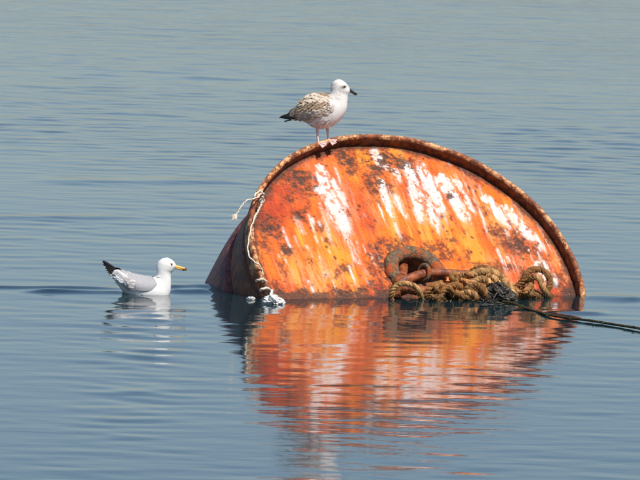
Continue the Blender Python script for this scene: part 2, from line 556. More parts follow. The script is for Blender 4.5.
    for x, y, w, l in ((337, 205, .13, .26), (392, 195, .10, .2), (430, 195, .2, .24), (458, 200, .12, .2), (512, 222, .16, .18), (545, 262, .08, .14)):
        halo = np.maximum(halo, blob(x, y, w, l, .9, su, .7))
    pale = np.maximum(pale, .42 * halo * sstep(.42, .62, .6 * su + .4 * su2))
    white *= 1 - .85 * sstep(.53, .63, fbm(u * 34, v * 22, 14, 5, .65))
    # crusts of rust
    for x, y, w, l in ((298, 182, .10, .12), (304, 178, .07, .08), (268, 222, .08, .13), (262, 240, .05, .1), (347, 158, .07, .06), (352, 165, .05, .07), (366, 150, .05, .03),
                       (376, 172, .09, .10), (392, 160, .12, .07), (410, 172, .06, .09), (372, 190, .05, .08), (386, 186, .05, .06),
                       (300, 214, .045, .045), (286, 252, .045, .05), (330, 240, .03, .03), (430, 205, .05, .05), (452, 196, .045, .06), (440, 215, .03, .03),
                       (518, 246, .12, .10), (535, 250, .08, .08), (498, 232, .06, .06), (485, 212, .045, .05), (478, 180, .05, .05), (466, 168, .05, .04),
                       (382, 262, .07, .14), (395, 244, .12, .05), (380, 290, .07, .07), (430, 246, .08, .04), (445, 256, .06, .04),
                       (340, 292, .08, .07), (362, 293, .05, .05), (280, 288, .05, .06), (266, 282, .03, .07), (560, 280, .08, .10), (525, 275, .10, .06), (505, 268, .12, .05), (478, 266, .10, .03), (545, 268, .06, .07), (570, 285, .06, .12),
                       (310, 262, .03, .03), (322, 226, .03, .03), (345, 268, .05, .04), (372, 270, .04, .05), (290, 200, .03, .04), (452, 240, .04, .03), (470, 250, .03, .03)):
        rust = np.maximum(rust, .88 * blob(x, y, w, l, .62))
    for x, y, w, l in ((300, 180, .06, .07), (385, 165, .08, .06), (398, 162, .07, .05), (372, 180, .04, .05), (348, 160, .04, .04), (269, 226, .04, .07), (520, 248, .05, .05), (392, 248, .08, .03), (380, 266, .04, .09),
                       (341, 294, .05, .04), (300, 214, .025, .025), (286, 253, .025, .03), (362, 295, .03, .03), (452, 196, .02, .03)):
        dark = np.maximum(dark, .85 * blob(x, y, w, l, .4, fine, 1.2))
    # scattered pocks
    for k in range(300):
        a, q = rng.uniform(0, 2 * math.pi), 1.04 * math.sqrt(rng.uniform(0.02, 1))
        cu, cv = q * math.cos(a), q * math.sin(a)
        if cv < -.45: continue
        w = rng.uniform(.003, .013) * (1.6 if rng.random() < .10 else 1)
        sl = np.hypot((u - cu) + .012 * (fine - .5), ((v - cv) + .012 * (bl - .5)) / rng.uniform(1, 1.7))
        rust = np.maximum(rust, rng.uniform(.6, 1) * (1 - sstep(w * .6, w * 1.2, sl)))
    rust = np.maximum(rust, .75 * sstep(.65, .75, fbm(u * 17, v * 9, 33, 5, .62)))
    rust = np.maximum(rust, .9 * sstep(.99, 1.035, r + .10 * (bl - .5)))
    rust *= .35 + .65 * sstep(.36, .52, grit * .6 + fine * .4)
    dark = np.maximum(dark, .8 * sstep(1.015, 1.045, r + .05 * (bl - .5)))  # dark rust ring at the edge, painting in the lip's shadow
    dark = np.maximum(dark, .7 * sstep(.66, .74, fbm(u * 34, v * 30, 37, 4, .6)) * rust)
    # broad colour zones
    for x, y, w, l, k in ((275, 205, .22, .35, .9), (330, 200, .10, .30, .5), (360, 210, .12, .25, .6), (415, 185, .16, .18, .6), (540, 285, .25, .20, .8), (500, 240, .16, .2, .6), (300, 285, .2, .12, .5), (378, 300, .15, .15, .9), (480, 200, .06, .25, .5)):
        red = np.maximum(red, k * blob(x, y, w, l, .7, su, .6))
    for x, y, w, l, k in ((310, 255, .14, .26, .8), (335, 265, .12, .25, .7), (395, 225, .10, .3, .7), (440, 235, .14, .2, .7), (470, 245, .16, .2, .7), (380, 155, .12, .12, .9), (500, 215, .10, .15, .6), (262, 265, .05, .2, .6), (350, 170, .05, .1, .5)):
        yellow = np.maximum(yellow, k * blob(x, y, w, l, .8, su, .7) * (.4 + .9 * sstep(.4, .6, su)))
    for x, y, w, l, k in ((455, 278, .35, .05, .45), (520, 268, .2, .09, .40), (325, 280, .16, .10, .55), (305, 275, .10, .12, .4), (480, 285, .3, .06, .6), (548, 270, .10, .10, .8), (395, 205, .2, .12, .35)):
        pale = np.maximum(pale, k * blob(x, y, w, l, .7, su2, .9) * sstep(.35, .6, fine * .5 + su2 * .5))
    white = np.clip(white * (1 - .6 * dark), 0, 1)
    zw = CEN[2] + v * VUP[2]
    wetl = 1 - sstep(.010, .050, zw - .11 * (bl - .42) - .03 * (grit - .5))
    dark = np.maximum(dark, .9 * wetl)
    z = .006 * (fbm(u * 3.1, v * 2.2, 40, 3) - .5) + .005 * rust * (fine - .2) + .0022 * white * (su2 - .2) + .003 * dark * (fine - .5)
    z += .007 * (fbm(u * 6, v * 3, 41, 2) - .5)
    V = np.stack([u, v, z], -1)
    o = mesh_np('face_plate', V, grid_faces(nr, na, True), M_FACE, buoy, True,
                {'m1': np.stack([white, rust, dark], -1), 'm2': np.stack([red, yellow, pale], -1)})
    # eye: welded collar and the pipe behind it
    sec = []
    for t in np.linspace(0, 2 * math.pi, 18):
        c, s = math.cos(t), math.sin(t)
        sec.append((.156 + .045 * c, .008 + .038 * s))
    col = lathe('eye_collar', sec, 96, M_COLLAR, buoy, .010, 12)
    lathe('eye_pipe', [(.001, -.30), (.06, -.30), (.128, -.29), (.124, -.15), (.126, .0), (.13, .012)], 64, M_IRON, col, .004, 13)
build_buoy()

# ------------------------------------------------------------------ ironwork at the eye
def px_path(pts, n):
    """photo points on the drum face with their height over it -> smooth world path"""
    return catmull([on_face(*p) for p in pts], n)

def build_shackle():
    root = empty('iron_shackle', on_face(410, 283, .05))
    tag(root, 'rusty iron shackle lying through the round eye of the buoy face', 'shackle')
    inv = -np.array(root.location)
    g = Geo()
    P = px_path([(404, 262, -.10), (402, 275, .0), (399, 283, .08), (408, 279, .10), (425, 273.5, .09), (445, 273, .085), (465, 274, .08), (484, 275, .07)], 70) + inv
    g.tube(P, np.interp(np.linspace(0, 1, 70), [0, .25, .8, 1], [.030, .032, .025, .026]), 12, (1, 1, 1))
    g.build('upper_arm', M_IRON, root)
    g = Geo()
    P = px_path([(396, 296, .05), (399, 289, .09), (406, 288, .11), (418, 290.5, .11), (428, 292.5, .10), (440, 293, .08), (452, 293, .07)], 50) + inv
    g.tube(P, .034, 12, (1, 1, 1))
    g.build('lower_arm', M_IRON, root)
    # ring round the upper arm
    link = empty('chain_link', on_face(424, 273, .09))
    tag(link, 'small grey iron ring slipped around the shackle arm at the eye', 'ring')
    g = Geo()
    c = np.array(link.location)
    ax1 = np.array([.25, -.15, .95]); ax1 /= np.linalg.norm(ax1)
    ax2 = np.array([.62, -.75, -.25]); ax2 -= ax1 * ax2.dot(ax1); ax2 /= np.linalg.norm(ax2)
    t = np.linspace(0, 2 * math.pi, 40)
    P = .050 * np.cos(t)[:, None] * ax1 + .046 * np.sin(t)[:, None] * ax2
    g.tube(P, .0135, 10, (1, 1, 1), cap=False)
    g.build('ring_body', M_COLLAR, link)
build_shackle()

# ------------------------------------------------------------------ rope
TAN = np.array([.50, .225, .078]); TAN_L = np.array([.70, .385, .155]); OLIVE = np.array([.11, .055, .018]); WET = np.array([.045, .033, .016])
def rope_geo(P, rad, pitch, seed, tone=TAN, wet_to=0.06, fuzz=1.0):
    """three laid strands twisted about a path, with loose fibres"""
    g = Geo(); rr = random.Random(seed)
    P = np.asarray(P)
    seg = np.linalg.norm(np.diff(P, axis=0), axis=1)
    s = np.concatenate([[0], np.cumsum(seg)])
    n = max(12, int(s[-1] / (pitch / 11)))
    ss = np.linspace(0, s[-1], n)
    Q = np.stack([np.interp(ss, s, P[:, k]) for k in range(3)], -1)
    T = np.gradient(Q, axis=0); T /= np.linalg.norm(T, axis=1)[:, None]
    Nn = np.cross(T[0], [.3, .2, .93]); Nn /= np.linalg.norm(Nn)
    fr = []
    for i in range(n):
        Nn = Nn - T[i] * Nn.dot(T[i]); Nn /= np.linalg.norm(Nn)
        fr.append((Nn.copy(), np.cross(T[i], Nn)))
    for k in range(3):
        ph = ss / pitch * 2 * math.pi + k * 2 * math.pi / 3
        C = np.array([Q[i] + rad * .52 * (math.cos(ph[i]) * fr[i][0] + math.sin(ph[i]) * fr[i][1]) for i in range(n)])
        j = rng.uniform(.75, 1.25)
        col = np.outer(np.ones(n), tone * j)
        nz = fbm(ss * 9 + seed, np.full(n, k * 3.1), seed, 3)[:, None]
        col = col * (.35 + 1.2 * nz)
        col = col * (1 - .75 * sstep(.5, .7, nz)) + OLIVE * .75 * sstep(.5, .7, nz)
        wt = (1 - sstep(0, wet_to, C[:, 2]))[:, None]
        col = col * (1 - wt * .75) + WET * wt * .75
        g.tube(C, rad * .60 * (1 + .08 * np.sin(ss * 60 + k)), 7, col)
    for i in range(int(fuzz * n * .8)):
        q = rr.randrange(n); a = rr.uniform(0, 6.28)
        d0 = math.cos(a) * fr[q][0] + math.sin(a) * fr[q][1]
        b = Q[q] + d0 * rad
        L = rr.uniform(.008, .03)
        d = d0 * rr.uniform(.3, 1) + T[q] * rr.uniform(-1, 1)
        g.tube([b - d0 * .004, b + d * L * .5, b + d * L + np.array([0, 0, -.3 * L])], [.0012, .001, .0006], 3, TAN_L * rr.uniform(.5, 1.1), cap=False)
    return g

def build_rope():
    root = empty('mooring_rope', on_face(470, 295, .05))
    tag(root, 'thick tan hemp rope knotted in a tangle along the waterline of the buoy face', 'rope')
    inv = -np.array(root.location)
    def piece(name, pts, rad, seed, n=80, tone=TAN, pitch=.085, fuzz=1.0):
        g = rope_geo(px_path(pts, n), rad * .80, pitch * .8, seed, tone, .07, fuzz * 1.8)
        g.V = [tuple(np.array(v) + inv) for v in g.V]
        return g.build(name, M_ROPE, root)
    # loop over the lower shackle arm on the left
    piece('rope_loop', [(393, 306, .05), (391, 297, .10), (394, 288, .15), (402, 283.5, .18), (412, 285, .18), (418, 289.5, .16), (421, 296, .12), (423, 302, .08)], .021, 1, tone=TAN_L * .85)
    piece('rope_loop', [(424, 304, .06), (426, 295, .12), (431, 288, .16), (437, 285, .17), (444, 286, .16), (452, 290, .15), (459, 295, .13), (463, 303, .09)], .024, 2)
    piece('rope_loop', [(436, 305, .06), (440, 296, .13), (447, 288, .17), (456, 285, .18), (462, 289, .16), (463, 297, .13), (458, 304, .08)], .026, 3, tone=TAN * .9)
    # the knot
    piece('knot_turn', [(452, 283, .08), (460, 279, .14), (470, 275, .19), (481, 272, .21), (492, 272.5, .21), (500, 277, .20), (506, 284, .18), (512, 290, .15), (520, 295, .12), (527, 301, .08)], .030, 4, tone=TAN_L * .95)
    piece('knot_turn', [(462, 300, .10), (466, 292, .17), (472, 284, .22), (480, 279, .25), (487, 281, .26), (492, 287, .25), (496, 294, .22), (499, 302, .16)], .028, 5, tone=TAN_L)
    piece('knot_turn', [(474, 302, .12), (470, 294, .20), (473, 287, .24), (480, 286, .27), (484, 291, .27), (486, 298, .23), (487, 306, .15)], .027, 6)
    piece('knot_turn', [(458, 297, .16), (465, 293, .20), (473, 294, .23), (476, 299, .21), (470, 303, .17), (462, 302, .15), (458, 297, .13)], .026, 7, tone=TAN_L * .9)
    piece('knot_turn', [(466, 277, .08), (474, 270.5, .14), (484, 268, .17), (494, 270, .17), (501, 276, .15), (504, 283, .12)], .024, 8, tone=TAN * .85)
    piece('knot_turn', [(488, 276, .2), (495, 279, .24), (500, 286, .25), (506, 291, .22), (513, 293, .2), (517, 299, .15), (516, 306, .08)], .024, 9, tone=TAN_L)
    rr = random.Random(31)
    for k in range(9):
        x, y = rr.uniform(440, 516), rr.uniform(281, 297)
        pts = []; a = rr.uniform(0, 6.28); q = rr.choice((-1, 1))
        for i in range(6):
            pts.append((x, y, .13 + .07 * math.sin(i * 1.3 + k) + .04 * rr.random()))
            a += q * rr.uniform(.2, .9)
            x += math.cos(a) * 8; y = min(304, max(275, y + math.sin(a) * 5))
        piece('knot_turn', pts, .021, 40 + k, 60, TAN * rr.uniform(.7, 1.3))
    # ring-shaped bight on the right and its tails
    piece('rope_bight', [(512, 290, .07), (519, 285, .10), (524, 279, .13), (527, 273, .15), (533, 269.5, .16), (541, 270, .16), (547, 274, .15), (550, 281, .13), (549, 287, .11), (545, 291, .10)], .024, 10, tone=TAN * .75)
    piece('rope_bight', [(528, 282, .10), (534, 277, .16), (540, 280, .17), (542, 286, .16), (545, 292, .13), (550, 298, .09), (555, 304, .05)], .024, 11, tone=TAN_L * .8)
    piece('rope_bight', [(505, 297, .10), (514, 296, .13), (523, 294.5, .14), (533, 295, .12), (541, 298, .09), (547, 304, .05)], .024, 12, tone=TAN)
    piece('rope_bight', [(524, 285, .08), (530, 290, .12), (534, 296, .11), (537, 304, .07)], .022, 13, tone=TAN * .7)

build_rope()

def build_weed():
    p0 = at_water(498, 301)
    root = empty('seaweed_clump', p0)
    tag(root, 'black wet seaweed clump hanging from the rope knot into the water', 'seaweed')
    inv = -p0
    rr = random.Random(5)
    g = Geo()
    for k in range(22):
        x = rr.gauss(497, 6); y = rr.uniform(284, 301) + abs(x - 497) * .35; h = rr.uniform(.20, .31)
        b = on_face(x, y, h)
        n = 7; pts = [b]; d = np.array([rr.gauss(0, .8), rr.gauss(-.3, .6), rr.gauss(.1, .7)])
        for i in range(n):
            d = d * .65 + np.array([rr.gauss(0, .6), rr.gauss(-.1, .5), rr.gauss(-.25, .4)])
            pts.append(pts[-1] + d * .022)
        c = np.array([.020, .014, .008]) * rr.uniform(.4, 2.4)
        g.tube(np.array(pts) + inv, np.array([.006, .008, .0075, .007, .006, .005, .004, .002]) * rr.uniform(.4, .8), 4, c)
    for k in range(22):
        b = at_water(rr.gauss(497, 10), 301 + rr.gauss(1.5, 1.6), .004)
        n = 6; pts = [b]; a = rr.uniform(-.5, .5) + (math.pi if rr.random() < .5 else 0)
        for i in range(n):
            a += rr.gauss(0, .4)
            pts.append(pts[-1] + np.array([math.cos(a) * .022, math.sin(a) * .022, rr.gauss(0, .002)]))
        g.tube(np.array(pts) + inv, [.003, .004, .004, .004, .003, .002, .001], 5, np.array([.014, .015, .009]) * rr.uniform(.6, 2))
    g.build('fronds', M_WEED, root)['kind'] = 'stuff'
    for k, (x, y, h, r) in enumerate(((492, 293, .24, .066), (500, 296, .25, .074), (507, 301, .22, .056), (497, 288, .26, .048), (487, 300, .21, .054), (511, 305, .17, .040))):
        bm = bmesh.new(); bmesh.ops.create_icosphere(bm, subdivisions=5, radius=1)
        c = on_face(x, y, h) + inv
        V = []
        for v in bm.verts:
            d = np.array(v.co)
            q = fbm(np.array([d[0] * 3 + d[2] * 2 + k * 5]), np.array([d[1] * 3 - d[2] * 3]), 60 + k, 5, .65)[0]
            V.append(c + d * np.array([1.15, .8, .75]) * r * (.30 + 1.35 * q))
        F = [[v.index for v in f.verts] for f in bm.faces]; bm.free()
        mesh_np('weed_lump', V, F, M_WEED, root, True, {'col': np.tile(np.array([.030, .020, .010]), (len(V), 1))})
build_weed()

def build_line():
    ctrl = [(503, 301.5, .05), (515, 304, .02), (530, 309.5, .006), (548, 314.5, .010), (566, 317.6, .012), (590, 320.5, .012), (615, 324.5, .010), (640, 328.5, .012), (680, 336, .010), (760, 350, .0), (860, 372, -.03), (960, 395, -.15)]
    P = catmull([at_water(x, y, z) for x, y, z in ctrl], 260)
    root = empty('mooring_line', P[0])
    tag(root, 'thin dark green weedy line trailing right across the water surface', 'mooring line')
    g = rope_geo(P, .0075, .05, 77, np.array([.055, .058, .028]), -1, 0)
    rr = random.Random(9)
    for k in range(420):
        i = rr.randrange(8, 215)
        b = P[i] + (P[i + 1] - P[i]) * rr.random()
        a = rr.uniform(0, 6.28)
        d = np.array([math.cos(a), math.sin(a) * 1.4, rr.uniform(-.3, .5)])
        L = rr.uniform(.004, .012) * (1 + 1.2 * (math.sin(i * .21) > .4))
        g.tube([b, b + d * L * .6, b + d * L], [.0045, .0035, .0015], 4, np.array([.05, .058, .026]) * rr.uniform(.4, 1.6))
    g.V = [tuple(np.array(v) - P[0]) for v in g.V]
    g.build('weedy_strands', M_ROPE, root)
build_line()

# ------------------------------------------------------------------ cord and plastic on the left rim
CW = (.74, .66, .54)
def build_cord():
    ref = on_face(258, 205, .10)
    root = empty('nylon_cord', ref)
    tag(root, 'thin pale cord tied over the left rim and hanging down beside the orange face', 'cord')
    inv = -ref
    def strand(name, pts, r, n=60, col=CW):
        g = Geo(); P = px_path(pts, n) + inv
        P = P + .004 * np.stack([np.sin(np.arange(n) * .9), np.cos(np.arange(n) * 1.3), np.sin(np.arange(n) * .6)], -1) * .5
        g.tube(P, r, 6, np.outer(.8 + .35 * rng.random(n), col))
        return g.build(name, M_CORD, root)
    strand('loose_end', [(262, 193, .11), (256, 198, .14), (248, 200, .14), (243, 204, .13), (239, 210, .11), (236, 215.5, .09)], .005)
    # frayed tip
    g = Geo(); rr = random.Random(2)
    for k in range(16):
        b = on_face(236.5, 214, .095) + inv
        e = on_face(233.5 + rr.uniform(-3, 3), 218 + rr.uniform(-1.5, 2.5), .09) + inv
        g.tube([b, (b + e) / 2 + np.array([rr.gauss(0, .004), 0, rr.gauss(0, .004)]), e], [.004, .003, .0015], 4, np.array(CW) * rr.uniform(.8, 1.1))
    g.build('frayed_tip', M_CORD, root)
    strand('rim_hitch', [(254, 197, .12), (257, 192.5, .125), (261, 191.5, .125), (263.5, 194, .12), (262.5, 198, .09), (260, 201, .08), (262, 203, .07), (263.8, 200, .08), (262, 196.5, .12)], .006)
    strand('hanging_cord', [(262, 200, .09), (260.5, 206, .07), (257, 213, .06), (254, 219, .06)], .0065)
    strand('hanging_cord', [(256, 213, .09), (254, 219, .11), (251, 228, .12), (249, 238, .125), (247.8, 248, .125), (249.5, 257, .12), (255, 262, .115), (260, 266, .10), (262.5, 271, .08), (263, 276, .07)], .0048)
    strand('hitch_turn', [(256, 281, .10), (259, 279.6, .125), (263, 279.6, .12), (267, 282, .05)], .0075, 24)
    strand('hitch_turn', [(260, 291, .10), (263, 288.6, .125), (268, 288.6, .11), (272, 291, .05)], .0085, 24)
build_cord()

def crumple(name, px, py, h, dims, seed, parent_label, cat):
    c = at_water(px, py, h)
    bm = bmesh.new()
    bmesh.ops.create_icosphere(bm, subdivisions=5, radius=1)
    rs = np.random.default_rng(seed)
    dirs = rs.normal(size=(26, 3)); dirs /= np.linalg.norm(dirs, axis=1)[:, None]
    amp = rs.uniform(-.22, .22, 26)
    for v in bm.verts:
        d = np.array(v.co)
        rn = fbm(np.array([d[0] * 3.1 + d[2] * 2.3 + seed]), np.array([d[1] * 3.3 - d[2] * 2.9 + d[0]]), seed, 2, .5)[0]
        k = .62 + .9 * (1 - 2 * abs(rn - .5)) ** 3 * .8 + sum(a * math.exp(-((1 - d.dot(q)) * 9)) for a, q in zip(amp, dirs)) + .05 * abs(math.sin(9 * d[0] + 5 * d[2] + 2 * d[1])) - .05 * abs(math.sin(7 * d[1] - 11 * d[0] + 3 * d[2]))
        v.co = Vector(d * k * dims)
    me = bpy.data.meshes.new(name); bm.to_mesh(me); bm.free()
    me.polygons.foreach_set('use_smooth', np.ones(len(me.polygons), bool))
    at = me.attributes.new('col', 'FLOAT_COLOR', 'POINT')
    at.data.foreach_set('color', np.tile(np.array([.68, .68, .66, 1], np.float32), len(me.vertices)))
    me.materials.append(M_PLASTIC)
    o = bpy.data.objects.new(name, me); COL.objects.link(o); o.location = c
    tag(o, parent_label, cat)
    return o
pb = crumple('plastic_bag', 272.5, 301.3, .014, np.array([.060, .045, .034]), 4, 'crumpled white plastic bag floating at the lower left of the orange face', 'plastic bag')
g = Geo()
tw = catmull([at_water(270, 300.5, .02), at_depth(271, 295, at_water(272, 301)[1]), at_depth(272, 290, at_water(272, 301)[1] + .03)], 14) - np.array(pb.location)
g.tube(tw, np.linspace(.014, .007, 14), 9, (.8, .8, .77))
g.build('twisted_neck', M_PLASTIC, pb)
crumple('foam_scrap', 251, 299, .004, np.array([.022, .026, .012]), 9, 'tiny white foam scrap floating under the left rim of the buoy', 'foam scrap')

# ------------------------------------------------------------------ gulls
PX = 162.0
def gull_loft(pairs, widths, x0, y0, nsec=150, nring=80, pw=.92):
    A = catmull([[p[0], p[1], p[2], p[3], w] for p, w in zip(pairs, widths)], nsec)
    A[:, 4] = np.clip(A[:, 4], 0, None)
    th = np.linspace(0, 2 * math.pi, nring, endpoint=False)
    V = []
    for ax, az, bx, bz, w in A:
        cx, cz = (ax + bx) / 2, (az + bz) / 2; hx, hz = (ax - bx) / 2, (az - bz) / 2
        c = np.cos(th); s = np.sign(np.sin(th)) * np.abs(np.sin(th)) ** pw
        V.append(np.stack([(cx + hx * c - x0) / PX, w * s / PX, (y0 - cz - hz * c) / PX], -1))
    V = np.concatenate(V)
    F = [tuple(f) for f in grid_faces(nsec, nring, True).tolist()]
    V = np.vstack([V, V[:nring].mean(0)[None], V[-nring:].mean(0)[None]])
    q = nsec * nring
    for k in range(nring):
        F.append((q, (k + 1) % nring, k))
        F.append((q + 1, q - nring + k, q - nring + (k + 1) % nring))
    return V, F

def flake(g, p, t, nrm, L, Wd, cen, edge, lift=.10, dark_tip=None):
    """one small feather: five rows by five columns, pale rim, slightly cupped"""
    t = t / np.linalg.norm(t); nrm = nrm - t * nrm.dot(t); nrm /= np.linalg.norm(nrm)
    b = np.cross(nrm, t)
    V = []; C = []
    rows = (0, .3, .6, .85, 1.0); wid = (.55, .95, 1.0, .72, .12)
    for r, w in zip(rows, wid):
        for k in (-1, -.6, 0, .6, 1):
            V.append(p + t * L * (r - .08 * k * k) + b * Wd * .5 * w * k + nrm * (L * lift * r ** 1.5 - Wd * .10 * k * k + .001))
            e = max(abs(k) ** 2.2, max(0, (r - .55) / .45) ** 1.3)
            C.append(cen * (1 - e) + edge * e)
    F = [tuple(f) for f in grid_faces(5, 5).tolist()]
    g.add(V, F, np.array(C))

def blade(L, Wd, curve, col_base, col_tip, tip_at=.7, thick=.0012, white_tip=None):
    """a long flight feather lying along -X from its root at the origin; width in Z"""
    n = 16; V = []; C = []
    for i in range(n):
        s = i / (n - 1)
        w = Wd * (.75 + .35 * math.sin(s * 2.2)) * (1 - max(0, (s - .72) / .28) ** 2.2 * .93)
        z = curve * s * s
        for sy in (-1, 1):
            for k in (-.5, 0, .5):
                V.append((-L * s, sy * thick * (1.6 if k == 0 else .5), z + w * k))
                c = np.array(col_base) * (1 - float(sstep(tip_at - .12, tip_at + .12, s))) + np.array(col_tip) * float(sstep(tip_at - .12, tip_at + .12, s))
                if white_tip is not None and s > .93: c = np.array(white_tip)
                C.append(c)
    F = []
    for i in range(n - 1):
        a, b = i * 6, (i + 1) * 6
        F += [(a, a + 1, b + 1, b), (a + 1, a + 2, b + 2, b + 1), (a + 3, b + 3, b + 4, a + 4), (a + 4, b + 4, b + 5, a + 5), (a + 2, a + 5, b + 5, b + 2), (a, b, b + 3, a + 3)]
    e = (n - 1) * 6
    F += [(0, 3, 4, 1), (1, 4, 5, 2), (e, e + 1, e + 4, e + 3), (e + 1, e + 2, e + 5, e + 4)]
    return V, F, C

def wing_surface(up, lo, bvh, x0, y0, off, n=48, m=22, tail_y=1.6, it=6):
    """outer skin of a folded wing lying on the flank (side y > 0)"""
    Uc = catmull(up, n); Lc = catmull(lo, n)
    P = np.zeros((n, m, 3))
    for i in range(n):
        for j in range(m):
            t = j / (m - 1)
            q = Uc[i] * (1 - t) + Lc[i] * t
            x, z = (q[0] - x0) / PX, (y0 - q[1]) / PX
            hit = bvh.ray_cast(Vector((x, 1, z)), Vector((0, -1, 0)))
            y = hit[0].y if hit[0] is not None else 0.0
            s = i / (n - 1)
            y = max(y, tail_y / PX * (1 - .6 * s))
            e = math.sin(math.pi * min(1, max(0, (t * .94 + .03)))) ** .6 * min(1, s / .34 + .02) ** .7 * (1 - .55 * s)
            P[i, j] = (x, y + off / PX * e, z)
    # relax the lateral position so that the skin runs fair past the body's edge
    for k in range(it):
        Q = P[:, :, 1].copy()
        Q[1:-1, 1:-1] = (P[:-2, 1:-1, 1] + P[2:, 1:-1, 1] + P[1:-1, :-2, 1] + P[1:-1, 2:, 1] + 2 * P[1:-1, 1:-1, 1]) / 6
        Q[1:-1, 0] = (P[:-2, 0, 1] + P[2:, 0, 1] + P[1:-1, 0, 1] + P[1:-1, 1, 1]) / 4
        Q[1:-1, -1] = (P[:-2, -1, 1] + P[2:, -1, 1] + P[1:-1, -1, 1] + P[1:-1, -2, 1]) / 4
        P[:, :, 1] = np.maximum(Q, P[:, :, 1] - .004)
    return P

def wing_mesh(P, side, cols):
    n, m, _ = P.shape
    O = P.copy(); I = P.copy()
    I[:, :, 1] = np.maximum(I[:, :, 1] - .016, .0008)
    V = np.vstack([O.reshape(-1, 3), I.reshape(-1, 3)]) * np.array([1, side, 1])
    A = grid_faces(n, m); B = grid_faces(n, m, off=n * m)[:, ::-1]
    F = A.tolist() + B.tolist()
    q = n * m
    for i in range(n - 1):
        for j in (0, m - 1):
            f = [i * m + j, (i + 1) * m + j, q + (i + 1) * m + j, q + i * m + j]
            F.append(f if j == 0 else f[::-1])
    for j in range(m - 1):
        F.append([j + 1, j, q + j, q + j + 1])
        F.append([(n - 1) * m + j, (n - 1) * m + j + 1, q + (n - 1) * m + j + 1, q + (n - 1) * m + j])
    if side < 0: F = [f[::-1] for f in F]
    C = np.vstack([cols.reshape(-1, 3)] * 2)
    return V, F, C

def surf_frame(P, s, t):
    n, m, _ = P.shape
    i = min(max(s * (n - 1), 0), n - 1.001); j = min(max(t * (m - 1), 0), m - 1.001)
    a, b = int(i), int(j); fi, fj = i - a, j - b
    p = (P[a, b] * (1 - fi) + P[a + 1, b] * fi) * (1 - fj) + (P[a, b + 1] * (1 - fi) + P[a + 1, b + 1] * fi) * fj
    du = P[a + 1, b] - P[a, b]; dv = P[a, b + 1] - P[a, b]
    nr = np.cross(du, dv)
    if nr[1] < 0: nr = -nr
    return p, du / (np.linalg.norm(du) + 1e-9), nr / (np.linalg.norm(nr) + 1e-9)

def bill_geo(L, h, w, droop, colf):
    g = Geo()
    n = 22
    for up in (True, False):
        V = []; C = []
        LL = L if up else L * .90
        for i in range(n):
            s = i / (n - 1)
            hh = h * (.66 if up else .50) * (1 - .45 * s) * (1 if s < .75 else max(.06, 1 - ((s - .75) / .25) ** 2))
            if up: hh *= 1 + .16 * math.exp(-((s - .74) / .13) ** 2)
            else: hh *= 1 + .45 * math.exp(-((s - .70) / .12) ** 2)
            ww = w * (1 - .72 * s)
            zc = (.12 * h if up else -.15 * h) - droop * s - (h * .55 * max(0, (s - .78) / .22) ** 2 if up else -.10 * h * s)
            for k in range(12):
                a = 2 * math.pi * k / 12
                V.append((LL * s, ww * .5 * math.sin(a), zc + hh * .5 * math.cos(a) ))
                C.append(colf(s, up))
        F = grid_faces(n, 12, True).tolist()
        F.append([k for k in range(12)][::-1]); F.append([(n - 1) * 12 + k for k in range(12)])
        g.add(V, F, np.array(C))
    return g

def foot_leg(hip, ankle, foot, rad, col, yaw=0.0, slope=0.0):
    """one leg from the belly feathers to a three-toed webbed foot (points relative to the gull)"""
    g = Geo(); hip, ankle, foot = map(np.array, (hip, ankle, foot))
    P = catmull([hip, ankle, ankle * .5 + foot * .5 + np.array([-.001, 0, 0]), foot + np.array([0, 0, .006])], 26)
    s = np.linspace(0, 1, 26)
    rr = rad * (1.35 - .5 * np.clip(s * 3, 0, 1) + .45 * np.exp(-((s - .33) / .06) ** 2) + .5 * np.clip((s - .9) / .1, 0, 1))
    g.tube(P, rr, 9, col)
    toes = []
    for a, L in ((-24 + yaw, .056), (4 + yaw, .062), (32 + yaw, .054)):
        d = np.array([math.cos(R(a)), math.sin(R(a)) * 1.0, slope * math.cos(R(a)) + (.55 * math.sin(R(a)) if slope else 0)])
        T = [foot + np.array([0, 0, .007]), foot + d * L * .4 + np.array([0, 0, .0075]), foot + d * L * .8 + np.array([0, 0, .004]), foot + d * L + np.array([0, 0, .001])]
        T = catmull(T, 9); toes.append(T)
        g.tube(T, np.linspace(.0048, .0030, 9), 7, col)
        tip = T[-1]; g.tube([tip, tip + d * .004 + np.array([0, 0, .001]), tip + d * .008 - np.array([0, 0, .002])], [.0022, .0016, .0005], 5, (.03, .025, .022))
    bk = foot + np.array([-.012, 0, .006]); g.tube([foot + np.array([0, 0, .009]), bk], [.003, .0018], 5, col)
    for A, B in ((toes[0], toes[1]), (toes[1], toes[2])):
        V = []; m = 5
        for i in range(9):
            for k in range(m):
                t = k / (m - 1); q = A[i] * (1 - t) + B[i] * t
                q = q * (1 - .12 * math.sin(math.pi * t) * (i / 8)) + foot * .12 * math.sin(math.pi * t) * (i / 8)
                V.append(q + np.array([0, 0, -.001]))
        for i in range(9):
            for k in range(m): V.append(V[i * m + k] - np.array([0, 0, .0018]))
        F = grid_faces(9, m).tolist() + grid_faces(9, m, off=9 * m)[:, ::-1].tolist()
        for i in range(8):
            F += [[i * m, (i + 1) * m, 9 * m + (i + 1) * m, 9 * m + i * m], [i * m + m - 1, 9 * m + i * m + m - 1, 9 * m + (i + 1) * m + m - 1, (i + 1) * m + m - 1]]
        g.add(V, F, np.array(col) * .92)
    return g

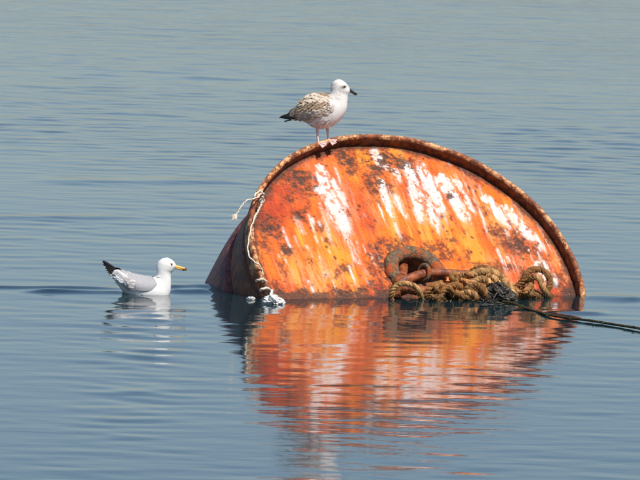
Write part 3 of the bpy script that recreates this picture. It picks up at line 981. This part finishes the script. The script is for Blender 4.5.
def eye_pair(root, bvh, ex, ez, rad, iris, ring=None):
    for side in (1, -1):
        hit = bvh.ray_cast(Vector((ex, side, ez)), Vector((0, -side, 0)))
        y = hit[0].y if hit[0] is not None else side * .035
        c = np.array([ex, y - side * rad * .35, ez])
        bm = bmesh.new(); bmesh.ops.create_uvsphere(bm, u_segments=16, v_segments=10, radius=rad)
        V = [np.array(v.co) + c for v in bm.verts]; F = [[v.index for v in f.verts] for f in bm.faces]
        C = []
        for v in bm.verts:
            d = math.hypot(v.co.x, v.co.z) / rad
            C.append((.008, .007, .006) if (d < .55 and v.co.y * side > 0) else iris)
        bm.free()
        e = mesh_np('eye', V, F, M_EYE, root, True, {'col': np.array(C)})
        if ring is not None:
            g = Geo(); t = np.linspace(0, 2 * math.pi, 22)
            P = c + np.stack([rad * 1.08 * np.cos(t), np.full(22, side * rad * .30), rad * 1.08 * np.sin(t)], -1)
            g.tube(P, rad * .26, 6, ring, cap=False)
            g.build('eye_ring', M_SKIN, e)

def scatter_plumes(g, bvh, mask, n, seed, L, Wd, colf, lift=.12, x_belly=0.0):
    """tiny contour feathers on the body so the outline is soft"""
    rr = random.Random(seed)
    k = 0
    while k < n:
        x, z = rr.uniform(-.30, .30), rr.uniform(-.12, .30)
        side = rr.choice((1, -1))
        hit = bvh.ray_cast(Vector((x, side, z)), Vector((0, -side, 0)))
        k += 1
        if hit[0] is None: continue
        m = mask(x, z)
        if rr.random() > m: continue
        nr = np.array(hit[1])
        if nr[1] * side < 0: nr = -nr
        t = np.array([-1, 0, -.9 if z > .12 else (-.35 if x > x_belly else .45)])
        c = np.array(colf(x, z, rr))
        flake(g, np.array(hit[0]) - nr * .001, t, nr, L * rr.uniform(.7, 1.3), Wd * rr.uniform(.7, 1.3), c, c * .97, lift)

def tone(c, j): return np.array(c) * j

# ---- brown spotted young gull on the rim
def build_young_gull():
    x0, y0 = 322.0, 144.0
    pairs = [(290, 112.5, 294, 119.5), (303, 99, 304.5, 122.5), (312, 94.6, 313, 127.6), (320, 93.6, 322, 128.6), (326, 93.6, 333, 125.2), (328.6, 92.8, 341, 117.5),
             (329.2, 91.2, 345.6, 109), (329.4, 89.5, 346.6, 100), (329.2, 87, 347.0, 94.2), (329.5, 85, 348.8, 89.6), (330.6, 82, 347.2, 84.8), (333.4, 79.2, 343, 80.4), (337.4, 78.0, 338.6, 78.1)]
    widths = [3, 9, 13, 14.2, 13.2, 11.6, 9.6, 8.2, 7.4, 7.4, 6.8, 4.5, .4]
    V, F = gull_loft(pairs, widths, x0, y0)
    bvh = BVHTree.FromPolygons([Vector(v) for v in V], F)
    root = empty('gull')
    tag(root, 'young gull with mottled brown wings and black bill standing on the rusty rim', 'gull')
    hx, hz = (V[:, 0]) * PX + x0, y0 - V[:, 2] * PX
    base = np.tile(np.array([.82, .80, .77]), (len(V), 1))
    mott = fbm(V[:, 0] * 70, V[:, 2] * 90 + V[:, 1] * 60, 6, 4, .6)[:, None]
    flank = (sstep(90, 112, hz) * (1 - sstep(322, 338, hx)))[:, None]
    base = base * (1 - .55 * flank * sstep(.5, .62, mott)) + np.array([.42, .33, .25]) * .55 * flank * sstep(.5, .62, mott)
    nape = (1 - sstep(331, 337, hx))[:, None] * (1 - sstep(94, 100, hz))[:, None]
    base = base * (1 - .22 * nape * sstep(.45, .6, mott)) + np.array([.5, .43, .36]) * .22 * nape * sstep(.45, .6, mott)
    cheek = np.exp(-(((hx - 342.6) / 3.4) ** 2 + ((hz - 85.4 + .25 * (hx - 342.8)) / 1.8) ** 2))[:, None]
    crown = (sstep(.48, .62, fbm(V[:, 0] * 150, V[:, 2] * 110 + V[:, 1] * 90, 16, 3, .6)) * (1 - sstep(96, 104, hz)) * sstep(326, 329, hx) * (1 - sstep(339, 346, hx)))[:, None]
    base = base * (1 - .50 * crown) + np.array([.45, .36, .29]) * .50 * crown
    base = base * (1 - .95 * cheek) + np.array([.10, .05, .03]) * .95 * cheek
    mesh_np('body', V, F, M_PLUME, root, True, {'col': base})
    # folded wings
    up = [(333, 101), (328, 95.2), (319, 92.6), (310, 94), (302, 99.0), (295.5, 106), (290, 111.5), (284, 115.5)]
    lo = [(334, 105), (331, 110), (322, 114.5), (312, 118.5), (303, 119.5), (297, 119.0), (291, 118.6), (284.5, 118.6)]
    P = wing_surface(up, lo, bvh, x0, y0, 2.4)
    n, m, _ = P.shape
    BR, BUF, DK = np.array([.165, .075, .032]), np.array([.68, .55, .41]), np.array([.030, .024, .022])
    for side in (1, -1):
        cols = np.zeros((n, m, 3)) + np.array([.42, .33, .25])
        s = np.linspace(0, 1, n)[:, None, None]
        cols = cols * sstep(.02, .16, s) + np.array([.78, .75, .71]) * (1 - sstep(.02, .16, s))
        cols = cols * (1 - sstep(.72, .86, s)) + DK * sstep(.72, .86, s)
        Wv, Wf, Wc = wing_mesh(P, side, cols)
        wg = mesh_np('wing', Wv, Wf, M_FEATHER, root, True, {'col': Wc})
        g = Geo(); rr = random.Random(3)
        ss = .0
        rows = []
        while ss < .80:
            rows.append(ss); ss += .046 + .018 * ss
        for ri, s0 in enumerate(reversed(rows)):
            nt_ = int(10 - 4 * s0)
            for j in range(nt_):
                t = (j + .5 * (ri % 2) + rr.uniform(.1, .4)) / nt_
                if t > .99: continue
                p, du, nr = surf_frame(P, s0, t)
                band = .5 + .5 * math.sin(t * 11 + s0 * 5 + 1.2)       # rows of darker and paler coverts
                v = rr.random()
                cen = BR * (.6 + .8 * v) if v * .5 + band * .6 > .50 else np.array([.62, .54, .46])
                edge = BUF * rr.uniform(.85, 1.08)
                if s0 > .62 and t < .7: cen = DK * 2.2; edge = np.array([.38, .31, .25])
                if t > .70 and s0 < .7: cen = cen * .45 + np.array([.60, .54, .47]) * .55
                if s0 < .16:
                    f = .9 * (1 - s0 / .16) * rr.uniform(.6, 1)
                    cen = cen * (1 - f) + np.array([.78, .75, .71]) * f; edge = edge * (1 - f) + np.array([.8, .77, .73]) * f
                L = (.034 + .022 * s0) * rr.uniform(.85, 1.15)
                flake(g, p * np.array([1, side, 1]), du * np.array([1, side, 1]) + np.array([0, 0, -.03]), nr * np.array([1, side, 1]), L * (.7 if t > .78 else 1), L * .66, cen, edge, .05 if t < .7 else .0)
        o = g.build('covert_feathers', M_FEATHER, wg); o['kind'] = 'stuff'
        for k in range(5):
            Vb, Fb, Cb = blade(.105 - .010 * k, .015, -.004, (.05, .04, .035), (.012, .011, .012), .3)
            b = mesh_np('primary_feather', Vb, Fb, M_FEATHER, wg, True, {'col': np.array(Cb)})
            b.location = ((294 + 1.1 * k - x0) / PX, side * (.014 + .0025 * k), (y0 - 113.2 - .9 * k) / PX)
            b.rotation_euler = (side * -.25, R(-17 + 1.0 * k), side * R(3))
    # tail
    tl = empty('tail'); tl.parent = root
    for k in range(7):
        Vb, Fb, Cb = blade(.080, .020, -.002, (.66, .62, .57), (.020, .018, .020), .42)
        f = mesh_np('tail_feather', Vb, Fb, M_FEATHER, tl, True, {'col': np.array(Cb)})
        a = (k - 3) / 3
        f.location = ((296 - x0) / PX, a * .012, (y0 - 118.6) / PX - abs(a) * .003)
        f.rotation_euler = (math.pi / 2 + a * .25, R(-14), -a * R(9))
    # soft edge of contour feathers
    g = Geo()
    def msk(x, z):
        X, Z = x * PX + x0, y0 - z * PX
        if Z < 93 and X > 330: return .0
        if X < 324 and Z > 110: return .12
        return .9
    def cf(x, z, rr):
        X, Z = x * PX + x0, y0 - z * PX
        if X < 326 and rr.random() < .32: return np.array([.46, .37, .29]) * rr.uniform(.8, 1.2)
        return np.array([.80, .78, .74]) * rr.uniform(.92, 1.03)
    scatter_plumes(g, bvh, msk, 2600, 5, .024, .011, cf, .008, .02)
    # mantle
    rr = random.Random(8)
    for k in range(260):
        x = (rr.uniform(300, 328) - x0) / PX; y = rr.uniform(-.05, .05)
        hit = bvh.ray_cast(Vector((x, y, 1)), Vector((0, 0, -1)))
        if hit[0] is None: continue
        nr = np.array(hit[1]); nr = nr if nr[2] > 0 else -nr
        flake(g, np.array(hit[0]) - nr * .001, np.array([-1, 0, -.25]), nr, .030, .022, BR * rr.uniform(.7, 1.4), BUF * rr.uniform(.8, 1.05), .03)
    g.build('contour_feathers', M_FEATHER, root)['kind'] = 'stuff'
    # bill, eyes, legs
    def bc(s, up): return (.020, .017, .017) if s < .88 else (.72, .66, .58)
    b = bill_geo(.066, .025, .021, .012, bc).build('bill', M_HORN, root)
    b.location = ((348.0 - x0) / PX, 0, (y0 - 88.8) / PX)
    b.rotation_euler = (0, R(20), 0)
    eye_pair(root, bvh, (343.2 - x0) / PX, (y0 - 85.2) / PX, .0072, (.030, .018, .012))
    PK = (.78, .56, .52)
    foot_leg(((316.5 - x0) / PX, -.020, (y0 - 126) / PX), ((317.0 - x0) / PX, -.020, (y0 - 131) / PX), ((318.3 - x0) / PX, -.022, (y0 - 144.2) / PX), .0082, PK, -38, .30).build('leg', M_SKIN, root)
    foot_leg(((326.5 - x0) / PX, .024, (y0 - 125) / PX), ((327.2 - x0) / PX, .024, (y0 - 130) / PX), ((328.4 - x0) / PX, .024, (y0 - 141.6) / PX), .0082, PK, -38, .26).build('leg', M_SKIN, root)
    return root
young = build_young_gull()
# stand it on the rim: the topmost rim point near the feet
ang = np.linspace(0, 2 * math.pi, 4000)
ring = CEN + (np.outer(np.cos(ang), U) + np.outer(np.sin(ang), VUP)) * 1.080 + N * .076
def rim_at(px):
    rel = ring - CAM
    c, s = math.cos(PITCH), math.sin(PITCH)
    f = rel @ np.array([0, c, -s]); X = 320 + FPX * rel[:, 0] / f; Yp = 240 - FPX * (rel @ np.array([0, s, c])) / f
    ok = np.where(Yp < 225)[0]
    return ring[ok[np.argmin(np.abs(X[ok] - px))]]
q = rim_at(322)
pt = at_depth(322, 144.0, q[1])
young.location = (pt[0], q[1], pt[2])

# ---- grey and white adult gull on the water
def build_adult_gull():
    x0, y0 = 148.0, 294.0
    pairs = [(111, 273.0, 114, 280.5), (121.5, 272.6, 123, 292), (132, 274.6, 134, 301), (142, 276.8, 145, 304), (150, 277.6, 157, 304), (154.3, 276.2, 166, 300.5),
             (155.6, 273.6, 170, 291.5), (155.7, 271, 170.6, 282), (155.6, 268, 170.4, 273.5), (155.8, 265.3, 173.2, 269.2), (157.4, 261.4, 175.0, 264.6), (161, 258.4, 171.5, 259.8), (165.8, 257.3, 167, 257.4)]
    widths = [3.5, 10, 14, 15, 14, 11.6, 8.8, 7.6, 7.1, 7.1, 6.6, 4.4, .4]
    V, F = gull_loft(pairs, widths, x0, y0)
    bvh = BVHTree.FromPolygons([Vector(v) for v in V], F)
    root = empty('gull')
    tag(root, 'white adult gull with grey wings and yellow bill swimming on the water', 'gull')
    mesh_np('body', V, F, M_PLUME, root, True, {'col': np.tile(np.array([.84, .83, .81]), (len(V), 1))})
    up = [(156.5, 281), (152, 276.8), (143, 275.4), (133, 273.6), (124, 271.6), (118, 270.8), (113, 269.8), (109, 269.0)]
    lo = [(157, 284), (151.5, 289), (143, 290.5), (135, 289), (127.5, 285.5), (120.5, 280.5), (114.5, 276), (109.5, 271.4)]
    P = wing_surface(up, lo, bvh, x0, y0, 2.6, tail_y=2.2, it=14)
    n, m, _ = P.shape
    GR = np.array([.40, .40, .415]); WH = np.array([.80, .79, .78]); BK = np.array([.014, .014, .016])
    for side in (1, -1):
        s = np.linspace(0, 1, n)[:, None, None]
        cols = np.zeros((n, m, 3)) + GR
        cols = cols * (1 - sstep(.74, .84, s)) + BK * sstep(.74, .84, s)
        Wv, Wf, Wc = wing_mesh(P, side, cols)
        wg = mesh_np('wing', Wv, Wf, M_FEATHER, root, True, {'col': Wc})
        g = Geo(); rr = random.Random(13)
        rows = []; ss = .40
        while ss < .76:
            rows.append(ss); ss += .036 + .035 * ss
        for ri, s0 in enumerate(reversed(rows)):
            nt_ = int(12 - 4 * s0)
            for j in range(nt_):
                t = (j + .5 * (ri % 2) + rr.uniform(.15, .35)) / nt_
                if t > .99 or t < .06: continue
                p, du, nr = surf_frame(P, s0, t)
                cen = GR * rr.uniform(.95, 1.04); edge = cen * rr.uniform(1.0, 1.06)
                if s0 > .50 and rr.random() < .4: edge = WH
                if s0 > .52 and t > .45: cen = cen * .5 + WH * .5; edge = WH
                if .36 < s0 < .60 and t > .52: cen = np.array([.30, .28, .275]); edge = WH if rr.random() < .5 else np.array([.5, .46, .43])
                if s0 > .64 and t < .5: cen = BK * 2; edge = BK * 3 if rr.random() < .7 else WH
                L = (.036 + .036 * s0) * rr.uniform(.9, 1.15)
                flake(g, p * np.array([1, side, 1]), du * np.array([1, side, 1]) + np.array([0, 0, -.05]), nr * np.array([1, side, 1]), L, L * .95, cen, edge, .012)
        g.build('covert_feathers', M_FEATHER, wg)['kind'] = 'stuff'
        for k in range(6):
            Vb, Fb, Cb = blade(.122 - .012 * k, .016, .006, BK, BK, .5, white_tip=(.75, .74, .72) if k > 1 else None)
            b = mesh_np('primary_feather', Vb, Fb, M_FEATHER, wg, True, {'col': np.array(Cb)})
            b.location = ((119 - .2 * k - x0) / PX, side * (.010 + .0035 * k), (y0 - 272.2 - .65 * k) / PX)
            b.rotation_euler = (side * -.3, R(29 - 4.5 * k - (3 if side < 0 else 0)), side * R(4))
    tl = empty('tail'); tl.parent = root
    for k in range(7):
        Vb, Fb, Cb = blade(.058, .020, .001, (.82, .81, .79), (.82, .81, .79), .5)
        f = mesh_np('tail_feather', Vb, Fb, M_FEATHER, tl, True, {'col': np.array(Cb)})
        a = (k - 3) / 3
        f.location = ((116 - x0) / PX, a * .014, (y0 - 279.5) / PX)
        f.rotation_euler = (math.pi / 2 + a * .25, R(28), -a * R(9))
    g = Geo()
    def msk(x, z):
        X, Z = x * PX + x0, y0 - z * PX
        if Z < 274 and X > 155: return .0
        return .8 if Z < 296 else 0
    scatter_plumes(g, bvh, msk, 2400, 25, .022, .013, lambda x, z, rr: np.array([.83, .82, .80]) * rr.uniform(.94, 1.03), .008, -.06)
    rr = random.Random(28)
    for k in range(240):
        x = (rr.uniform(114, 152) - x0) / PX; y = rr.uniform(-.06, .06)
        hit = bvh.ray_cast(Vector((x, y, 1)), Vector((0, 0, -1)))
        if hit[0] is None: continue
        nr = np.array(hit[1]); nr = nr if nr[2] > 0 else -nr
        c = GR * rr.uniform(.9, 1.1)
        flake(g, np.array(hit[0]) - nr * .002, np.array([-1, 0, .05]), nr, .036, .030, c, c * 1.04, .01)
    g.build('contour_feathers', M_FEATHER, root)['kind'] = 'stuff'
    def bc(s, up):
        if s > .92: return (.70, .62, .42)
        if .66 < s and not up: return (.10, .015, .010)
        if .74 < s: return (.12, .04, .018)
        return (.80, .42, .055)
    b = bill_geo(.078, .031, .024, .008, bc).build('bill', M_HORN, root)
    b.location = ((174.6 - x0) / PX, 0, (y0 - 266.4) / PX)
    b.rotation_euler = (0, R(7), 0)
    eye_pair(root, bvh, (170.6 - x0) / PX, (y0 - 263.4) / PX, .0068, (.66, .40, .14), (.60, .14, .04))
    # webbed feet paddling under the water
    for sgn in (1, -1):
        foot_leg((-.04, sgn * .03, -.05), (-.045, sgn * .03, -.08), (-.03, sgn * .032, -.15), .006, (.72, .5, .12)).build('leg', M_SKIN, root)
    p = at_water(148, 294)
    root.location = (p[0], p[1], 0.0)
    return root
build_adult_gull()
print('scene built', len(SC.objects), 'objects')
